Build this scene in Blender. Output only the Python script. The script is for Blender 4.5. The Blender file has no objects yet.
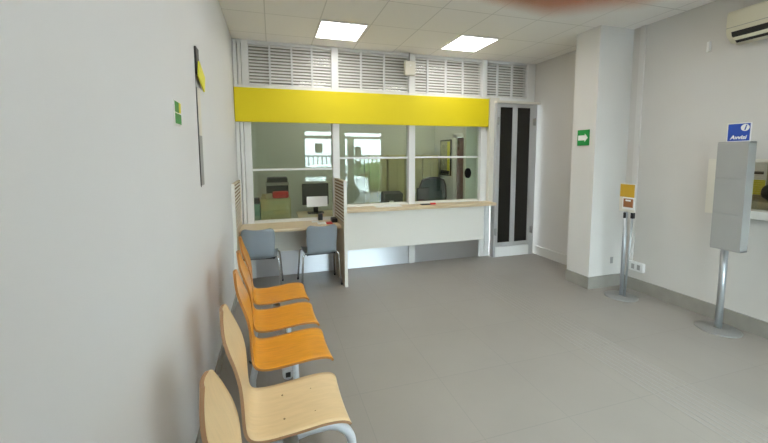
import bpy, bmesh, math, random
from mathutils import Vector, Matrix
random.seed(7)
PI = math.pi
S = bpy.context.scene
C = S.collection

# ------------------------------------------------------------------ camera
F_PX, U0, V0 = 355.93, 381.11, 189.31
cam_d = bpy.data.cameras.new('camera'); cam = bpy.data.objects.new('camera', cam_d); C.objects.link(cam)
yaw, pitch, roll = -0.2947, -0.0918, -0.005
CAM = Vector((0.4458, 0.0, 1.6298))
fwd = Vector((-math.sin(yaw)*math.cos(pitch), math.cos(yaw)*math.cos(pitch), math.sin(pitch)))
rgt = Vector((math.cos(yaw), math.sin(yaw), 0)); upv = rgt.cross(fwd)
r2 = rgt*math.cos(roll) + upv*math.sin(roll); u2 = upv*math.cos(roll) - rgt*math.sin(roll)
cam.matrix_world = Matrix.Translation(CAM) @ Matrix((r2, u2, -fwd)).transposed().to_4x4()
cam_d.sensor_fit = 'HORIZONTAL'; cam_d.sensor_width = 8.0
cam_d.lens = F_PX*8.0/768
cam_d.shift_x = (384-U0)/768; cam_d.shift_y = (V0-221.5)/768
cam_d.clip_start = 0.005; cam_d.clip_end = 200
cam_d.dof.use_dof = True; cam_d.dof.focus_distance = 3.5; cam_d.dof.aperture_fstop = 4.0
S.camera = cam

# ------------------------------------------------------------------ world, lights, exposure
S.view_settings.view_transform = 'Standard'; S.view_settings.look = 'None'
S.view_settings.exposure = 1.2; S.view_settings.gamma = 1.0
S.view_settings.use_curve_mapping = False
W = bpy.data.worlds.new('daylight'); S.world = W; W.use_nodes = True
bgn = W.node_tree.nodes['Background']
bgn.inputs['Strength'].default_value = 1.0     # overcast sky: three to four times brighter overhead than at the horizon
_nt = W.node_tree; _tc = _nt.nodes.new('ShaderNodeTexCoord'); _sp = _nt.nodes.new('ShaderNodeSeparateXYZ'); _r = _nt.nodes.new('ShaderNodeValToRGB')
_nt.links.new(_tc.outputs['Generated'], _sp.inputs[0]); _nt.links.new(_sp.outputs[2], _r.inputs[0]); _nt.links.new(_r.outputs[0], bgn.inputs['Color'])
_r.color_ramp.elements[0].position = 0.0; _r.color_ramp.elements[0].color = (5.0, 6.0, 6.6, 1)
_r.color_ramp.elements[1].position = 0.8; _r.color_ramp.elements[1].color = (18, 20, 22, 1)
def portal(name, x0, x1, z0, z1):
    l = bpy.data.lights.new(name, 'AREA'); l.shape = 'RECTANGLE'; l.size = x1-x0; l.size_y = z1-z0; l.cycles.is_portal = True
    o = bpy.data.objects.new(name, l); C.objects.link(o); o.location = ((x0+x1)/2, -1.19, (z0+z1)/2); o.rotation_euler = (PI/2, 0, PI)
portal('window_portal', 1.41, 2.40, 0.87, 2.41); portal('door_portal', 2.66, 3.86, 0.12, 2.38)
PANEL_STRENGTH = 5.5
PANEL_COLOR = (1.0, 0.975, 0.95)

# ------------------------------------------------------------------ materials
def mat(name, col, rough=0.5, metal=0.0, noise=0.0, nscale=8.0, bump=0.0, bscale=60.0, spec=0.5, emit=None, es=0.0, stretch=None, alpha=None):
    m = bpy.data.materials.new(name); m.use_nodes = True
    nt = m.node_tree; b = nt.nodes['Principled BSDF']
    b.inputs['Base Color'].default_value = (*col, 1); b.inputs['Roughness'].default_value = rough
    b.inputs['Metallic'].default_value = metal; b.inputs['Specular IOR Level'].default_value = spec
    if noise or bump:
        tc = nt.nodes.new('ShaderNodeTexCoord'); mp = nt.nodes.new('ShaderNodeMapping')
        nt.links.new(tc.outputs['Object'], mp.inputs['Vector'])
        if stretch: mp.inputs['Scale'].default_value = stretch
    if noise:
        n = nt.nodes.new('ShaderNodeTexNoise'); n.inputs['Scale'].default_value = nscale; n.inputs['Detail'].default_value = 5
        nt.links.new(mp.outputs['Vector'], n.inputs['Vector'])
        r = nt.nodes.new('ShaderNodeValToRGB')
        r.color_ramp.elements[0].position = 0.3; r.color_ramp.elements[1].position = 0.7
        r.color_ramp.elements[0].color = (*[max(0, c*(1-noise)) for c in col], 1)
        r.color_ramp.elements[1].color = (*[min(1, c*(1+noise)) for c in col], 1)
        nt.links.new(n.outputs['Fac'], r.inputs['Fac']); nt.links.new(r.outputs['Color'], b.inputs['Base Color'])
    if bump:
        n2 = nt.nodes.new('ShaderNodeTexNoise'); n2.inputs['Scale'].default_value = bscale
        nt.links.new(mp.outputs['Vector'], n2.inputs['Vector'])
        bp = nt.nodes.new('ShaderNodeBump'); bp.inputs['Strength'].default_value = bump; bp.inputs['Distance'].default_value = 0.002
        nt.links.new(n2.outputs['Fac'], bp.inputs['Height']); nt.links.new(bp.outputs['Normal'], b.inputs['Normal'])
    if emit:
        b.inputs['Emission Color'].default_value = (*emit, 1); b.inputs['Emission Strength'].default_value = es
    return m

def glass(name, tint, refl, rough=0.0):
    m = bpy.data.materials.new(name); m.use_nodes = True; nt = m.node_tree; nt.nodes.clear()
    o = nt.nodes.new('ShaderNodeOutputMaterial'); mx = nt.nodes.new('ShaderNodeMixShader')
    t = nt.nodes.new('ShaderNodeBsdfTransparent'); g = nt.nodes.new('ShaderNodeBsdfGlossy')
    t.inputs['Color'].default_value = (*tint, 1); g.inputs['Color'].default_value = (1, 1, 1, 1); g.inputs['Roughness'].default_value = rough
    fr = nt.nodes.new('ShaderNodeFresnel'); fr.inputs['IOR'].default_value = 1.5
    ad = nt.nodes.new('ShaderNodeMath'); ad.operation = 'ADD'; ad.inputs[1].default_value = refl-0.04; ad.use_clamp = True
    nt.links.new(fr.outputs[0], ad.inputs[0]); nt.links.new(ad.outputs[0], mx.inputs[0])
    nt.links.new(t.outputs[0], mx.inputs[1]); nt.links.new(g.outputs[0], mx.inputs[2]); nt.links.new(mx.outputs[0], o.inputs[0])
    return m

def emission(name, col, st):
    m = bpy.data.materials.new(name); m.use_nodes = True; nt = m.node_tree; nt.nodes.clear()
    o = nt.nodes.new('ShaderNodeOutputMaterial'); e = nt.nodes.new('ShaderNodeEmission')
    e.inputs[0].default_value = (*col, 1); e.inputs[1].default_value = st; nt.links.new(e.outputs[0], o.inputs[0]); return m

M_WALL = mat('wall_paint', (0.62, 0.60, 0.56), 0.85, noise=0.015, nscale=1.5, bump=0.08, bscale=90)
M_COLUMN = mat('column_paint', (0.67, 0.65, 0.615), 0.8, noise=0.015, nscale=2)
M_OFFWALL = mat('office_wall_paint', (0.62, 0.62, 0.56), 0.85)
M_WHITE = mat('white_lacquered_metal', (0.78, 0.78, 0.76), 0.4)
M_FRAMEGREY = mat('pale_grey_door_frame', (0.50, 0.50, 0.50), 0.4)
M_CREAM = mat('cream_laminate', (0.72, 0.69, 0.60), 0.45)
M_SLAT = mat('white_louvre_slat', (0.86, 0.84, 0.80), 0.5)
M_LVBACK = mat('louvre_backing', (0.42, 0.385, 0.34), 0.8)
M_YELLOW = mat('yellow_fascia', (0.80, 0.64, 0.0), 0.6, noise=0.02, nscale=2)
M_COUNTER = mat('white_counter_front', (0.80, 0.78, 0.72), 0.35)
M_TOP = mat('pale_birch_worktop', (0.68, 0.54, 0.35), 0.4, noise=0.06, nscale=6, stretch=(1, 9, 9))
M_STEEL = mat('brushed_steel', (0.72, 0.73, 0.76), 0.42, metal=1.0)
def _brush(m):
    nt = m.node_tree; b = nt.nodes['Principled BSDF']; c = nt.nodes.new('ShaderNodeCombineXYZ'); c.inputs[0].default_value = 1.0
    nt.links.new(c.outputs[0], b.inputs['Tangent']); b.inputs['Anisotropic'].default_value = 0.95; b.inputs['Anisotropic Rotation'].default_value = 0.25
_brush(M_STEEL)
M_CHROME = mat('chrome', (0.75, 0.76, 0.78), 0.12, metal=1.0)
M_ALU = mat('satin_aluminium', (0.52, 0.53, 0.54), 0.35, metal=0.7)
M_GREYMETAL = mat('grey_powder_coat', (0.33, 0.33, 0.31), 0.5, noise=0.03, nscale=5)
M_SKIRT = mat('grey_stone_skirting', (0.30, 0.285, 0.25), 0.3, noise=0.08, nscale=7)
M_BASE = mat('dull_steel_base', (0.36, 0.36, 0.35), 0.3, metal=0.6)
M_POLE = mat('dull_steel_pole', (0.46, 0.48, 0.50), 0.35, metal=0.7)
M_MATTBLACK = mat('matt_black', (0.006, 0.006, 0.006), 0.9, spec=0.1)
M_BLACK = mat('black_plastic', (0.012, 0.012, 0.013), 0.45)
M_DARKGLASS = mat('dark_smoked_glass', (0.010, 0.010, 0.008), 0.08)
M_GREYSHELL = mat('grey_blue_plastic', (0.27, 0.31, 0.345), 0.42)
M_ORANGE = mat('orange_varnished_plywood', (0.72, 0.30, 0.014), 0.32, noise=0.10, nscale=5, stretch=(2, 14, 2))
M_ORANGEEDGE = mat('orange_plywood_edge', (0.42, 0.17, 0.03), 0.5)
M_BIRCH = mat('pale_birch_plywood', (0.72, 0.53, 0.29), 0.38, noise=0.05, nscale=5, stretch=(2, 14, 2))
M_BIRCHEDGE = mat('birch_plywood_edge', (0.36, 0.20, 0.10), 0.55)
M_TUBE = mat('pale_grey_enamel_tube', (0.58, 0.60, 0.62), 0.35)
M_SCREW = mat('brass_screw', (0.28, 0.18, 0.08), 0.4, metal=0.6)
M_PANELWOOD = mat('beige_laminate', (0.62, 0.52, 0.36), 0.5, noise=0.05, nscale=7, stretch=(9, 9, 1))
M_SLATBROWN = mat('brown_groove', (0.20, 0.10, 0.025), 0.6)
M_ACB = mat('aged_white_plastic', (0.72, 0.69, 0.54), 0.45)
M_BLUE = mat('royal_blue_print', (0.015, 0.07, 0.40), 0.4)
M_PAPER = mat('white_paper', (0.82, 0.82, 0.80), 0.7)
M_GREEN = mat('sign_green', (0.01, 0.25, 0.05), 0.4)
M_GOLD = mat('amber_print', (0.55, 0.33, 0.02), 0.4)
M_BROWN = mat('brown_print', (0.30, 0.12, 0.04), 0.5)
M_RED = mat('red_plastic', (0.65, 0.02, 0.015), 0.4)
M_CAB = mat('maple_cabinet', (0.58, 0.52, 0.28), 0.5, noise=0.05, nscale=5, stretch=(9, 9, 1))
M_TEAL = mat('mint_plastic', (0.33, 0.55, 0.45), 0.4)
M_TEALF = mat('dark_teal_mesh_fabric', (0.015, 0.055, 0.055), 0.8)
M_DOORRED = mat('dark_red_door', (0.10, 0.015, 0.01), 0.5)
M_YELTAG = mat('yellow_tag', (0.80, 0.74, 0.05), 0.5)
M_OFFFLOOR = mat('office_floor', (0.25, 0.24, 0.2), 0.5)
M_SCREEN = emission('small_lit_screen', (0.5, 0.85, 1.0), 0.5)
M_CARP = mat('white_car_paint', (0.75, 0.77, 0.8), 0.2)
M_HEDGE = mat('hedge_leaves', (0.05, 0.10, 0.03), 0.9, noise=0.4, nscale=6)
M_ASPHALT = mat('asphalt', (0.09, 0.09, 0.09), 0.9, noise=0.1, nscale=4)
M_HOUSE = mat('pale_render_facade', (0.62, 0.62, 0.6), 0.9)
G_COUNTER = glass('teller_glass', (0.84, 0.89, 0.80), 0.055)
G_TOP = glass('upper_glass', (0.90, 0.92, 0.88), 0.07)
G_STREET = glass('street_glass', (0.93, 0.97, 0.96), 0.06)
M_PANEL = emission('light_diffuser', PANEL_COLOR, PANEL_STRENGTH)

def nodes_floor():
    m = bpy.data.materials.new('grey_floor_tiles'); m.use_nodes = True; nt = m.node_tree; b = nt.nodes['Principled BSDF']
    tc = nt.nodes.new('ShaderNodeTexCoord')
    br = nt.nodes.new('ShaderNodeTexBrick'); br.offset = 0.0; br.squash = 1.0
    br.inputs['Scale'].default_value = 1.0; br.inputs['Brick Width'].default_value = 0.6; br.inputs['Row Height'].default_value = 0.6
    br.inputs['Mortar Size'].default_value = 0.0025; br.inputs['Mortar Smooth'].default_value = 0.3; br.inputs['Bias'].default_value = 0
    br.inputs['Color1'].default_value = (0.292, 0.268, 0.236, 1); br.inputs['Color2'].default_value = (0.300, 0.276, 0.244, 1)
    br.inputs['Mortar'].default_value = (0.255, 0.238, 0.212, 1)
    mp = nt.nodes.new('ShaderNodeMapping'); mp.inputs['Location'].default_value = (0.23, 0.14, 0)
    nt.links.new(tc.outputs['Object'], mp.inputs[0]); nt.links.new(mp.outputs[0], br.inputs[0])
    n = nt.nodes.new('ShaderNodeTexNoise'); n.inputs['Scale'].default_value = 2.2; n.inputs['Detail'].default_value = 6
    nt.links.new(tc.outputs['Object'], n.inputs['Vector'])
    mx = nt.nodes.new('ShaderNodeMix'); mx.data_type = 'RGBA'; mx.blend_type = 'MULTIPLY'; mx.inputs[0].default_value = 0.5
    r = nt.nodes.new('ShaderNodeValToRGB'); r.color_ramp.elements[0].color = (0.82, 0.82, 0.82, 1); r.color_ramp.elements[1].color = (1.12, 1.12, 1.12, 1)
    nt.links.new(n.outputs['Fac'], r.inputs[0]); nt.links.new(br.outputs['Color'], mx.inputs[6]); nt.links.new(r.outputs[0], mx.inputs[7])
    nt.links.new(mx.outputs[2], b.inputs['Base Color'])
    b.inputs['Roughness'].default_value = 0.38
    return m
def nodes_ceiling():
    m = bpy.data.materials.new('ceiling_tiles'); m.use_nodes = True; nt = m.node_tree; b = nt.nodes['Principled BSDF']
    tc = nt.nodes.new('ShaderNodeTexCoord')
    br = nt.nodes.new('ShaderNodeTexBrick'); br.offset = 0.0; br.squash = 1.0
    br.inputs['Scale'].default_value = 1.0; br.inputs['Brick Width'].default_value = 0.575; br.inputs['Row Height'].default_value = 0.64
    br.inputs['Mortar Size'].default_value = 0.006; br.inputs['Mortar Smooth'].default_value = 0.2; br.inputs['Bias'].default_value = 0
    br.inputs['Color1'].default_value = (0.82, 0.795, 0.755, 1); br.inputs['Color2'].default_value = (0.84, 0.815, 0.775, 1)
    br.inputs['Mortar'].default_value = (0.62, 0.60, 0.56, 1)
    mp = nt.nodes.new('ShaderNodeMapping'); mp.inputs['Location'].default_value = (-0.415+0.575, -(4.04-6*0.64-0.64), 0)
    nt.links.new(tc.outputs['Object'], mp.inputs[0]); nt.links.new(mp.outputs[0], br.inputs[0])
    nt.links.new(br.outputs['Color'], b.inputs['Base Color']); b.inputs['Roughness'].default_value = 0.85
    return m
M_FLOOR = nodes_floor(); M_CEIL = nodes_ceiling()

# ------------------------------------------------------------------ mesh helpers
class MB:
    def __init__(s): s.bm = bmesh.new()
    def box(s, x0, x1, y0, y1, z0, z1, bev=0.0, mi=0, M=None):
        b = bmesh.new()
        bmesh.ops.create_cube(b, size=1.0)
        bmesh.ops.scale(b, vec=(abs(x1-x0), abs(y1-y0), abs(z1-z0)), verts=b.verts)
        bmesh.ops.translate(b, vec=((x0+x1)/2, (y0+y1)/2, (z0+z1)/2), verts=b.verts)
        if bev: bmesh.ops.bevel(b, geom=b.edges[:], offset=bev, segments=2, affect='EDGES', profile=0.5)
        return s._add(b, mi, M)
    def _add(s, b, mi=0, M=None, smooth=False):
        if M is not None: bmesh.ops.transform(b, matrix=M, verts=b.verts)
        for f in b.faces:
            f.material_index = mi; f.smooth = smooth or f.smooth
        me = bpy.data.meshes.new('t'); b.to_mesh(me); b.free(); s.bm.from_mesh(me); bpy.data.meshes.remove(me); return s
    def tube(s, pts, r, seg=14, mi=0, rads=None, cap=True):
        pts = [Vector(p) for p in pts]; b = bmesh.new(); rings = []
        up = Vector((0, 0, 1)); prev = None
        for i, p in enumerate(pts):
            d = (pts[min(i+1, len(pts)-1)] - pts[max(i-1, 0)]).normalized()
            if prev is None:
                a = d.orthogonal().normalized()
            else:
                a = (prev - d*prev.dot(d)).normalized()
            prev = a; c = d.cross(a); rr = rads[i] if rads else r
            rings.append([b.verts.new(p + (a*math.cos(2*PI*k/seg) + c*math.sin(2*PI*k/seg))*rr) for k in range(seg)])
        for i in range(len(rings)-1):
            for k in range(seg):
                f = b.faces.new((rings[i][k], rings[i][(k+1) % seg], rings[i+1][(k+1) % seg], rings[i+1][k])); f.smooth = True
        if cap: b.faces.new(rings[0][::-1]); b.faces.new(rings[-1])
        bmesh.ops.recalc_face_normals(b, faces=b.faces[:])
        return s._add(b, mi)
    def lathe(s, prof, seg=40, mi=0, M=None):
        b = bmesh.new(); rings = []
        for r, z in prof:
            rings.append([b.verts.new((r*math.cos(2*PI*k/seg), r*math.sin(2*PI*k/seg), z)) for k in range(seg)])
        for i in range(len(rings)-1):
            for k in range(seg):
                f = b.faces.new((rings[i][k], rings[i][(k+1) % seg], rings[i+1][(k+1) % seg], rings[i+1][k])); f.smooth = True
        b.faces.new(rings[0][::-1]); b.faces.new(rings[-1])
        bmesh.ops.recalc_face_normals(b, faces=b.faces[:])
        return s._add(b, mi, M)
    def prism(s, poly, axis, a0, a1, mi=0, M=None, smooth=False):
        """poly: 2-D outline; axis 'x','y','z' is the extrusion axis (poly uses the other two in order)"""
        b = bmesh.new()
        def P(u, v, a): return {'x': (a, u, v), 'y': (u, a, v), 'z': (u, v, a)}[axis]
        A = [b.verts.new(P(u, v, a0)) for u, v in poly]; B = [b.verts.new(P(u, v, a1)) for u, v in poly]
        n = len(poly)
        for i in range(n):
            f = b.faces.new((A[i], A[(i+1) % n], B[(i+1) % n], B[i])); f.smooth = smooth
        b.faces.new(A[::-1]); b.faces.new(B)
        bmesh.ops.recalc_face_normals(b, faces=b.faces[:])
        return s._add(b, mi, M)
    def build(s, name, m, parent=None, loc=None):
        me = bpy.data.meshes.new(name); s.bm.to_mesh(me); s.bm.free()
        for mm in (m if isinstance(m, (list, tuple)) else [m]): me.materials.append(mm)
        o = bpy.data.objects.new(name, me); C.objects.link(o)
        if parent is not None: o.parent = parent
        if loc: o.location = loc
        return o

def tag(o, label=None, cat=None, group=None, kind=None):
    if label: o['label'] = label
    if cat: o['category'] = cat
    if group: o['group'] = group
    if kind: o['kind'] = kind
    return o
def thing(name, loc, label, cat, group=None, rz=0.0):
    o = bpy.data.objects.new(name, None); o.empty_display_size = 0.1; C.objects.link(o)
    o.location = loc; o.rotation_euler = (0, 0, rz); return tag(o, label, cat, group)
def kids(o): return [c for c in bpy.data.objects if c.parent == o]
def copy_tree(o, parent=None):
    c = o.copy(); C.objects.link(c); c.parent = parent
    for ch in kids(o): copy_tree(ch, c)
    return c
def structure(o, label=None): o['kind'] = 'structure'; 
def text_mesh(name, body, size, m, parent, M, shear=0.0, depth=0.0008, bold=0.0):
    cu = bpy.data.curves.new(name, 'FONT'); cu.body = body; cu.size = size; cu.extrude = depth; cu.align_x = 'CENTER'; cu.align_y = 'CENTER'
    cu.shear = shear; cu.offset = bold
    t = bpy.data.objects.new('tmp', cu); C.objects.link(t)
    dg = bpy.context.evaluated_depsgraph_get(); me = bpy.data.meshes.new_from_object(t.evaluated_get(dg))
    bpy.data.objects.remove(t); me.transform(M); me.materials.clear(); me.materials.append(m)
    o = bpy.data.objects.new(name, me); C.objects.link(o); o.parent = parent; return o

# ------------------------------------------------------------------ the room shell
H = 3.12; XR = 4.61; YP = 5.0; YF = -1.1; YO = 6.95; XO = 3.75
def struct(name, mb, m): o = mb.build(name, m); o['kind'] = 'structure'; return o
struct('floor', MB().box(0, XR, YF, YO+0.1, -0.1, 0), M_FLOOR)
struct('ceiling', MB().box(-0.1, XR+0.9, YF-0.1, YO+0.1, H, H+0.1), M_CEIL)
struct('wall_left', MB().box(-0.1, 0, YF-0.1, YO+0.1, -0.1, H), mat('wall_paint_with_daylight', (0.73, 0.735, 0.73), 0.8, noise=0.012, nscale=1.2, bump=0.08, bscale=90))  # paler and cooler than the other walls: daylight worked into the base colour
# right wall with the teller hatch opening
NY0, NY1, NZ0, NZ1 = 1.55, 2.36, 1.125, 1.562
wr = MB()
wr.box(XR, XR+0.1, NY1, YO+0.1, -0.1, H); wr.box(XR, XR+0.1, YF-0.1, NY0, -0.1, H)
wr.box(XR, XR+0.1, NY0, NY1, -0.1, NZ0); wr.box(XR, XR+0.1, NY0, NY1, NZ1, H)
struct('wall_right', wr, M_WALL)
nb = MB()   # little room behind the hatch
nb.box(XR+0.1, XR+0.9, NY0-0.3, NY0-0.25, 1.07, 2.3); nb.box(XR+0.1, XR+0.9, NY1+0.3, NY1+0.35, 1.07, 2.3)
nb.box(XR+0.85, XR+0.9, NY0-0.25, NY1+0.3, 1.07, 2.3); nb.box(XR+0.1, XR+0.85, NY0-0.25, NY1+0.3, 1.07, 1.12)
nb.box(XR+0.1, XR+0.85, NY0-0.25, NY1+0.3, 2.25, 2.3)
struct('wall_hatch_room', nb, mat('olive_wall_paint', (0.36, 0.33, 0.20), 0.85))
# front wall (street side, behind the viewer, seen mirrored in the glass)
wf = MB()
ops = [(1.36, 2.45), (2.62, 3.92)]
wf.box(0, 1.36, YF-0.1, YF, -0.1, H); wf.box(2.45, 2.62, YF-0.1, YF, -0.1, H); wf.box(3.92, XR, YF-0.1, YF, -0.1, H)
wf.box(1.36, 2.45, YF-0.1, YF, -0.1, 0.82); wf.box(1.36, 3.92, YF-0.1, YF, 2.45, H)
struct('wall_front', wf, M_WALL)
wn = MB()
for (a, b, c, d) in ((1.36, 2.45, 0.82, 0.87), (1.36, 2.45, 2.19, 2.29), (1.36, 1.41, .82, 2.45), (2.40, 2.45, .82, 2.45), (1.36, 2.45, 2.41, 2.45)):
    wn.box(a, b, YF-0.07, YF-0.02, c, d)
w1 = struct('window_1', wn, M_ALU)
MB().box(1.41, 2.40, YF-0.05, YF-0.04, 0.87, 2.41).build('pane', G_STREET, w1)
dn = MB()
for (a, b, c, d) in ((2.62, 3.92, 2.19, 2.27), (2.62, 2.66, 0, 2.45), (3.86, 3.92, 0, 2.45), (2.62, 3.92, 2.38, 2.45), (2.74, 2.95, 0, 2.19), (2.95, 3.86, 0, 0.12)):
    dn.box(a, b, YF-0.07, YF-0.02, c, d)
d1 = struct('door_1', dn, M_ALU)
MB().box(2.66, 3.86, YF-0.05, YF-0.04, 0.0, 2.38).build('pane', G_STREET, d1)
MB().tube([(3.0, YF+0.05, 0.8), (3.0, YF+0.05, 1.5)], 0.012).build('door_handle', M_STEEL, d1)
# office walls
ow = MB(); ow.box(0, XO, YO, YO+0.1, 0, H)
struct('wall_office_back', ow, M_OFFWALL)
orr = MB(); orr.box(XO, XO+0.06, YP+0.16, 5.75, 0, H); orr.box(XO, XO+0.06, 6.08, YO+0.1, 0, H); orr.box(XO, XO+0.06, 5.75, 6.08, 2.0, H)
struct('wall_office_right', orr, M_OFFWALL)
dr = MB(); dr.box(XO+0.01, XO+0.05, 5.78, 6.0, 0.005, 1.97); d2 = struct('door_2', dr, M_DOORRED)
dfm = MB(); dfm.box(XO-0.02, XO, 5.98, 6.10, 0, 2.03); dfm.box(XO-0.02, XO, 5.75, 6.10, 1.97, 2.05); dfm.build('door_frame', M_WHITE, d2)
# column against the right wall
struct('wall_column', MB().box(4.10, XR, 3.32, 3.66, 0, H), M_COLUMN)
# skirting
sk = MB(); SK = 0.147
sk.box(XR-0.018, XR, YF, 3.32, 0, SK)
sk.box(4.082, XR-0.018, 3.302, 3.32, 0, SK, M=None); sk.box(4.082, 4.10, 3.32, 3.66, 0, SK)
struct('baseboard_right', sk, M_SKIRT)
M_SKL = mat('skirting_with_painted_sheen', (0.60, 0.59, 0.55), 0.2)  # whitish reflection of the glossy stone, painted in as a lighter base colour
struct('baseboard_back', MB().box(XR-0.018, XR, 3.66, 4.84, 0, 0.14), M_SKL)
struct('baseboard_left', MB().box(0, 0.012, YF, 4.25, 0, 0.10), M_SKIRT)

# ------------------------------------------------------------------ glazed teller partition
part = thing('teller_partition', (0, YP, 0), 'white framed glazed teller partition with louvred top across the back of the room', 'partition')
def pl(mb, name, m, parent=part):
    o = mb.build(name, m, parent); o.matrix_parent_inverse = Matrix.Identity(4); o.location = -Vector(parent.location) if parent.parent is None else (0, 0, 0); return o
LV = 2.56
for (a, b, z0) in ((0.005, 0.05, 0), (0.06, 0.10, 0), (0.105, 0.19, 0), (1.255, 1.35, 0), (2.39, 2.49, 0), (3.61, 3.705, 0)):
    m = MB(); m.box(a, b, 4.97, 5.09, z0, H-0.005, 0.004); pl(m, 'post', M_WHITE)
m = MB(); m.box(4.45, 4.60, 4.97, 5.09, 2.5, H-0.005, 0.004); pl(m, 'post', M_WHITE)
m = MB(); m.box(0.0, 4.45, 4.975, 5.085, 3.085, H-0.003); pl(m, 'top_rail', M_WHITE)
m = MB(); m.box(0.0, 4.60, 4.975, 5.085, 2.485, LV); pl(m, 'transom_rail', M_WHITE)
# louvres: each bay carries a stack of slats, a glass pane before them, thin mullions
bays = [(0.19, 1.255), (1.35, 2.39), (2.49, 3.61), (3.705, 4.45)]
mull = [[0.45, 0.73, 0.995], [1.68, 2.02], [2.70, 3.0, 3.29], [3.91, 4.18]]
for (a, b), mm in zip(bays, mull):
    m = MB()
    z = LV+0.012
    while z < 3.08:
        poly = [(5.012, z-0.001), (5.016, z-0.003), (5.028, z+0.020), (5.024, z+0.022)]
        m.prism(poly, 'x', a, b); z += 0.0405
    pl(m, 'louvre_slats', M_SLAT)
    m = MB(); m.box(a, b, 5.083, 5.087, LV, 3.09); pl(m, 'louvre_backing', M_LVBACK)
    m = MB()
    for x in mm: m.box(x-0.012, x+0.012, 4.995, 5.03, LV, 3.09)
    pl(m, 'mullion', M_WHITE)
    m = MB(); m.box(a, b, 5.040, 5.044, LV, 3.085); pl(m, 'upper_pane', G_TOP)
# teller panes
for (a, b, zb, bar) in ((0.19, 1.255, 0.765, 1.463), (1.35, 2.39, 0.93, 1.613), (2.49, 3.61, 0.93, 1.618)):
    m = MB(); m.box(a, b, 5.045, 5.053, zb, 2.15); pl(m, 'glass_pane', G_COUNTER)
    m = MB(); m.box(a, b, 5.02, 5.07, bar-0.016, bar+0.012, 0.003); pl(m, 'glazing_bar', M_WHITE)
    m = MB(); m.box(a, b, 5.02, 5.07, zb-0.03, zb+0.012, 0.003); pl(m, 'bottom_rail', M_CREAM)
m = MB(); m.box(0.19, 3.61, 4.99, 5.09, 2.10, 2.49); pl(m, 'header', M_WHITE)
m = MB(); m.box(1.30, 3.61, 4.975, 5.06, 0.35, 0.912); m.box(0.19, 1.27, 5.0, 5.06, 0.33, 0.735); pl(m, 'base_panel', M_COUNTER)
m = MB(); m.box(0.19, 1.255, 4.985, 5.06, 0.002, 0.335); m.box(1.35, 3.61, 4.985, 5.06, 0.002, 0.36); pl(m, 'kick_plate', M_STEEL)
m = MB(); m.box(3.712, 3.80, 4.97, 5.09, 0.0, 2.5, 0.003); pl(m, 'end_post', M_WHITE)
m = MB(); m.box(3.715, 3.885, 4.90, 4.965, 0.86, 2.535, 0.004); pl(m, 'end_board', M_CREAM)
# yellow fascia
fa = MB(); fa.box(0.005, 3.705, 4.915, 4.968, 2.085, 2.515, 0.003)
tag(fa.build('fascia_panel', M_YELLOW), 'long bright yellow fascia band running above the teller windows', 'fascia')

# counter
ct = thing('service_counter', (2.4, 4.85, 0), 'long white fronted service counter with birch top below the two right teller windows', 'counter')
m = MB(); m.box(1.318, 3.735, 4.70, 4.965, 0.868, 0.912, 0.006); pl(m, 'worktop', M_TOP, ct)
m = MB(); m.box(1.318, 3.55, 4.755, 4.785, 0.335, 0.868, 0.003); pl(m, 'front_panel', M_COUNTER, ct)
m = MB(); m.box(1.60, 1.63, 4.785, 4.97, 0.5, 0.868); pl(m, 'bracket', M_WHITE, ct)
m = MB(); m.box(3.40, 3.43, 4.785, 4.97, 0.5, 0.868); pl(m, 'bracket', M_WHITE, ct)
# low desk between slatted side screens
dk = thing('customer_desk', (0.66, 4.6, 0), 'low birch customer desk between two slatted screens under the left teller window', 'desk')
m = MB(); m.box(0.036, 1.264, 4.48, 4.97, 0.712, 0.748, 0.005); pl(m, 'desktop', M_TOP, dk)
def screen(x0, x1, label, yf):
    m = MB(); m.box(x0, x1, yf, 4.965, 0.0, 0.80); m.box(x0, x1, yf, yf+0.02, 0.8, 1.335); m.box(x0, x1, 4.94, 4.965, 0.8, 1.335); m.box(x0, x1, yf, 4.965, 1.32, 1.335)
    p = pl(m, 'side_screen', M_PANELWOOD, dk); p['label'] = label
    m = MB(); z = 0.815
    while z < 1.30:
        m.box(x0+0.001, x1-0.001, yf+0.02, 4.94, z, z+0.021); z += 0.0425
    pl(m, 'screen_slats', M_CREAM, dk)
    m = MB(); m.box(x0+0.006, x1-0.006, yf+0.02, 4.94, 0.80, 1.32); pl(m, 'screen_backing', M_SLATBROWN, dk)
    m = MB(); m.box(x0-0.001, x1+0.001, yf-0.009, yf, 0.0, 1.336); pl(m, 'edge_strip', M_COUNTER, dk)
screen(0.002, 0.034, 'left slatted screen against the wall', 4.22); screen(1.268, 1.304, 'right slatted screen beside the counter', 4.29)

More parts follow.
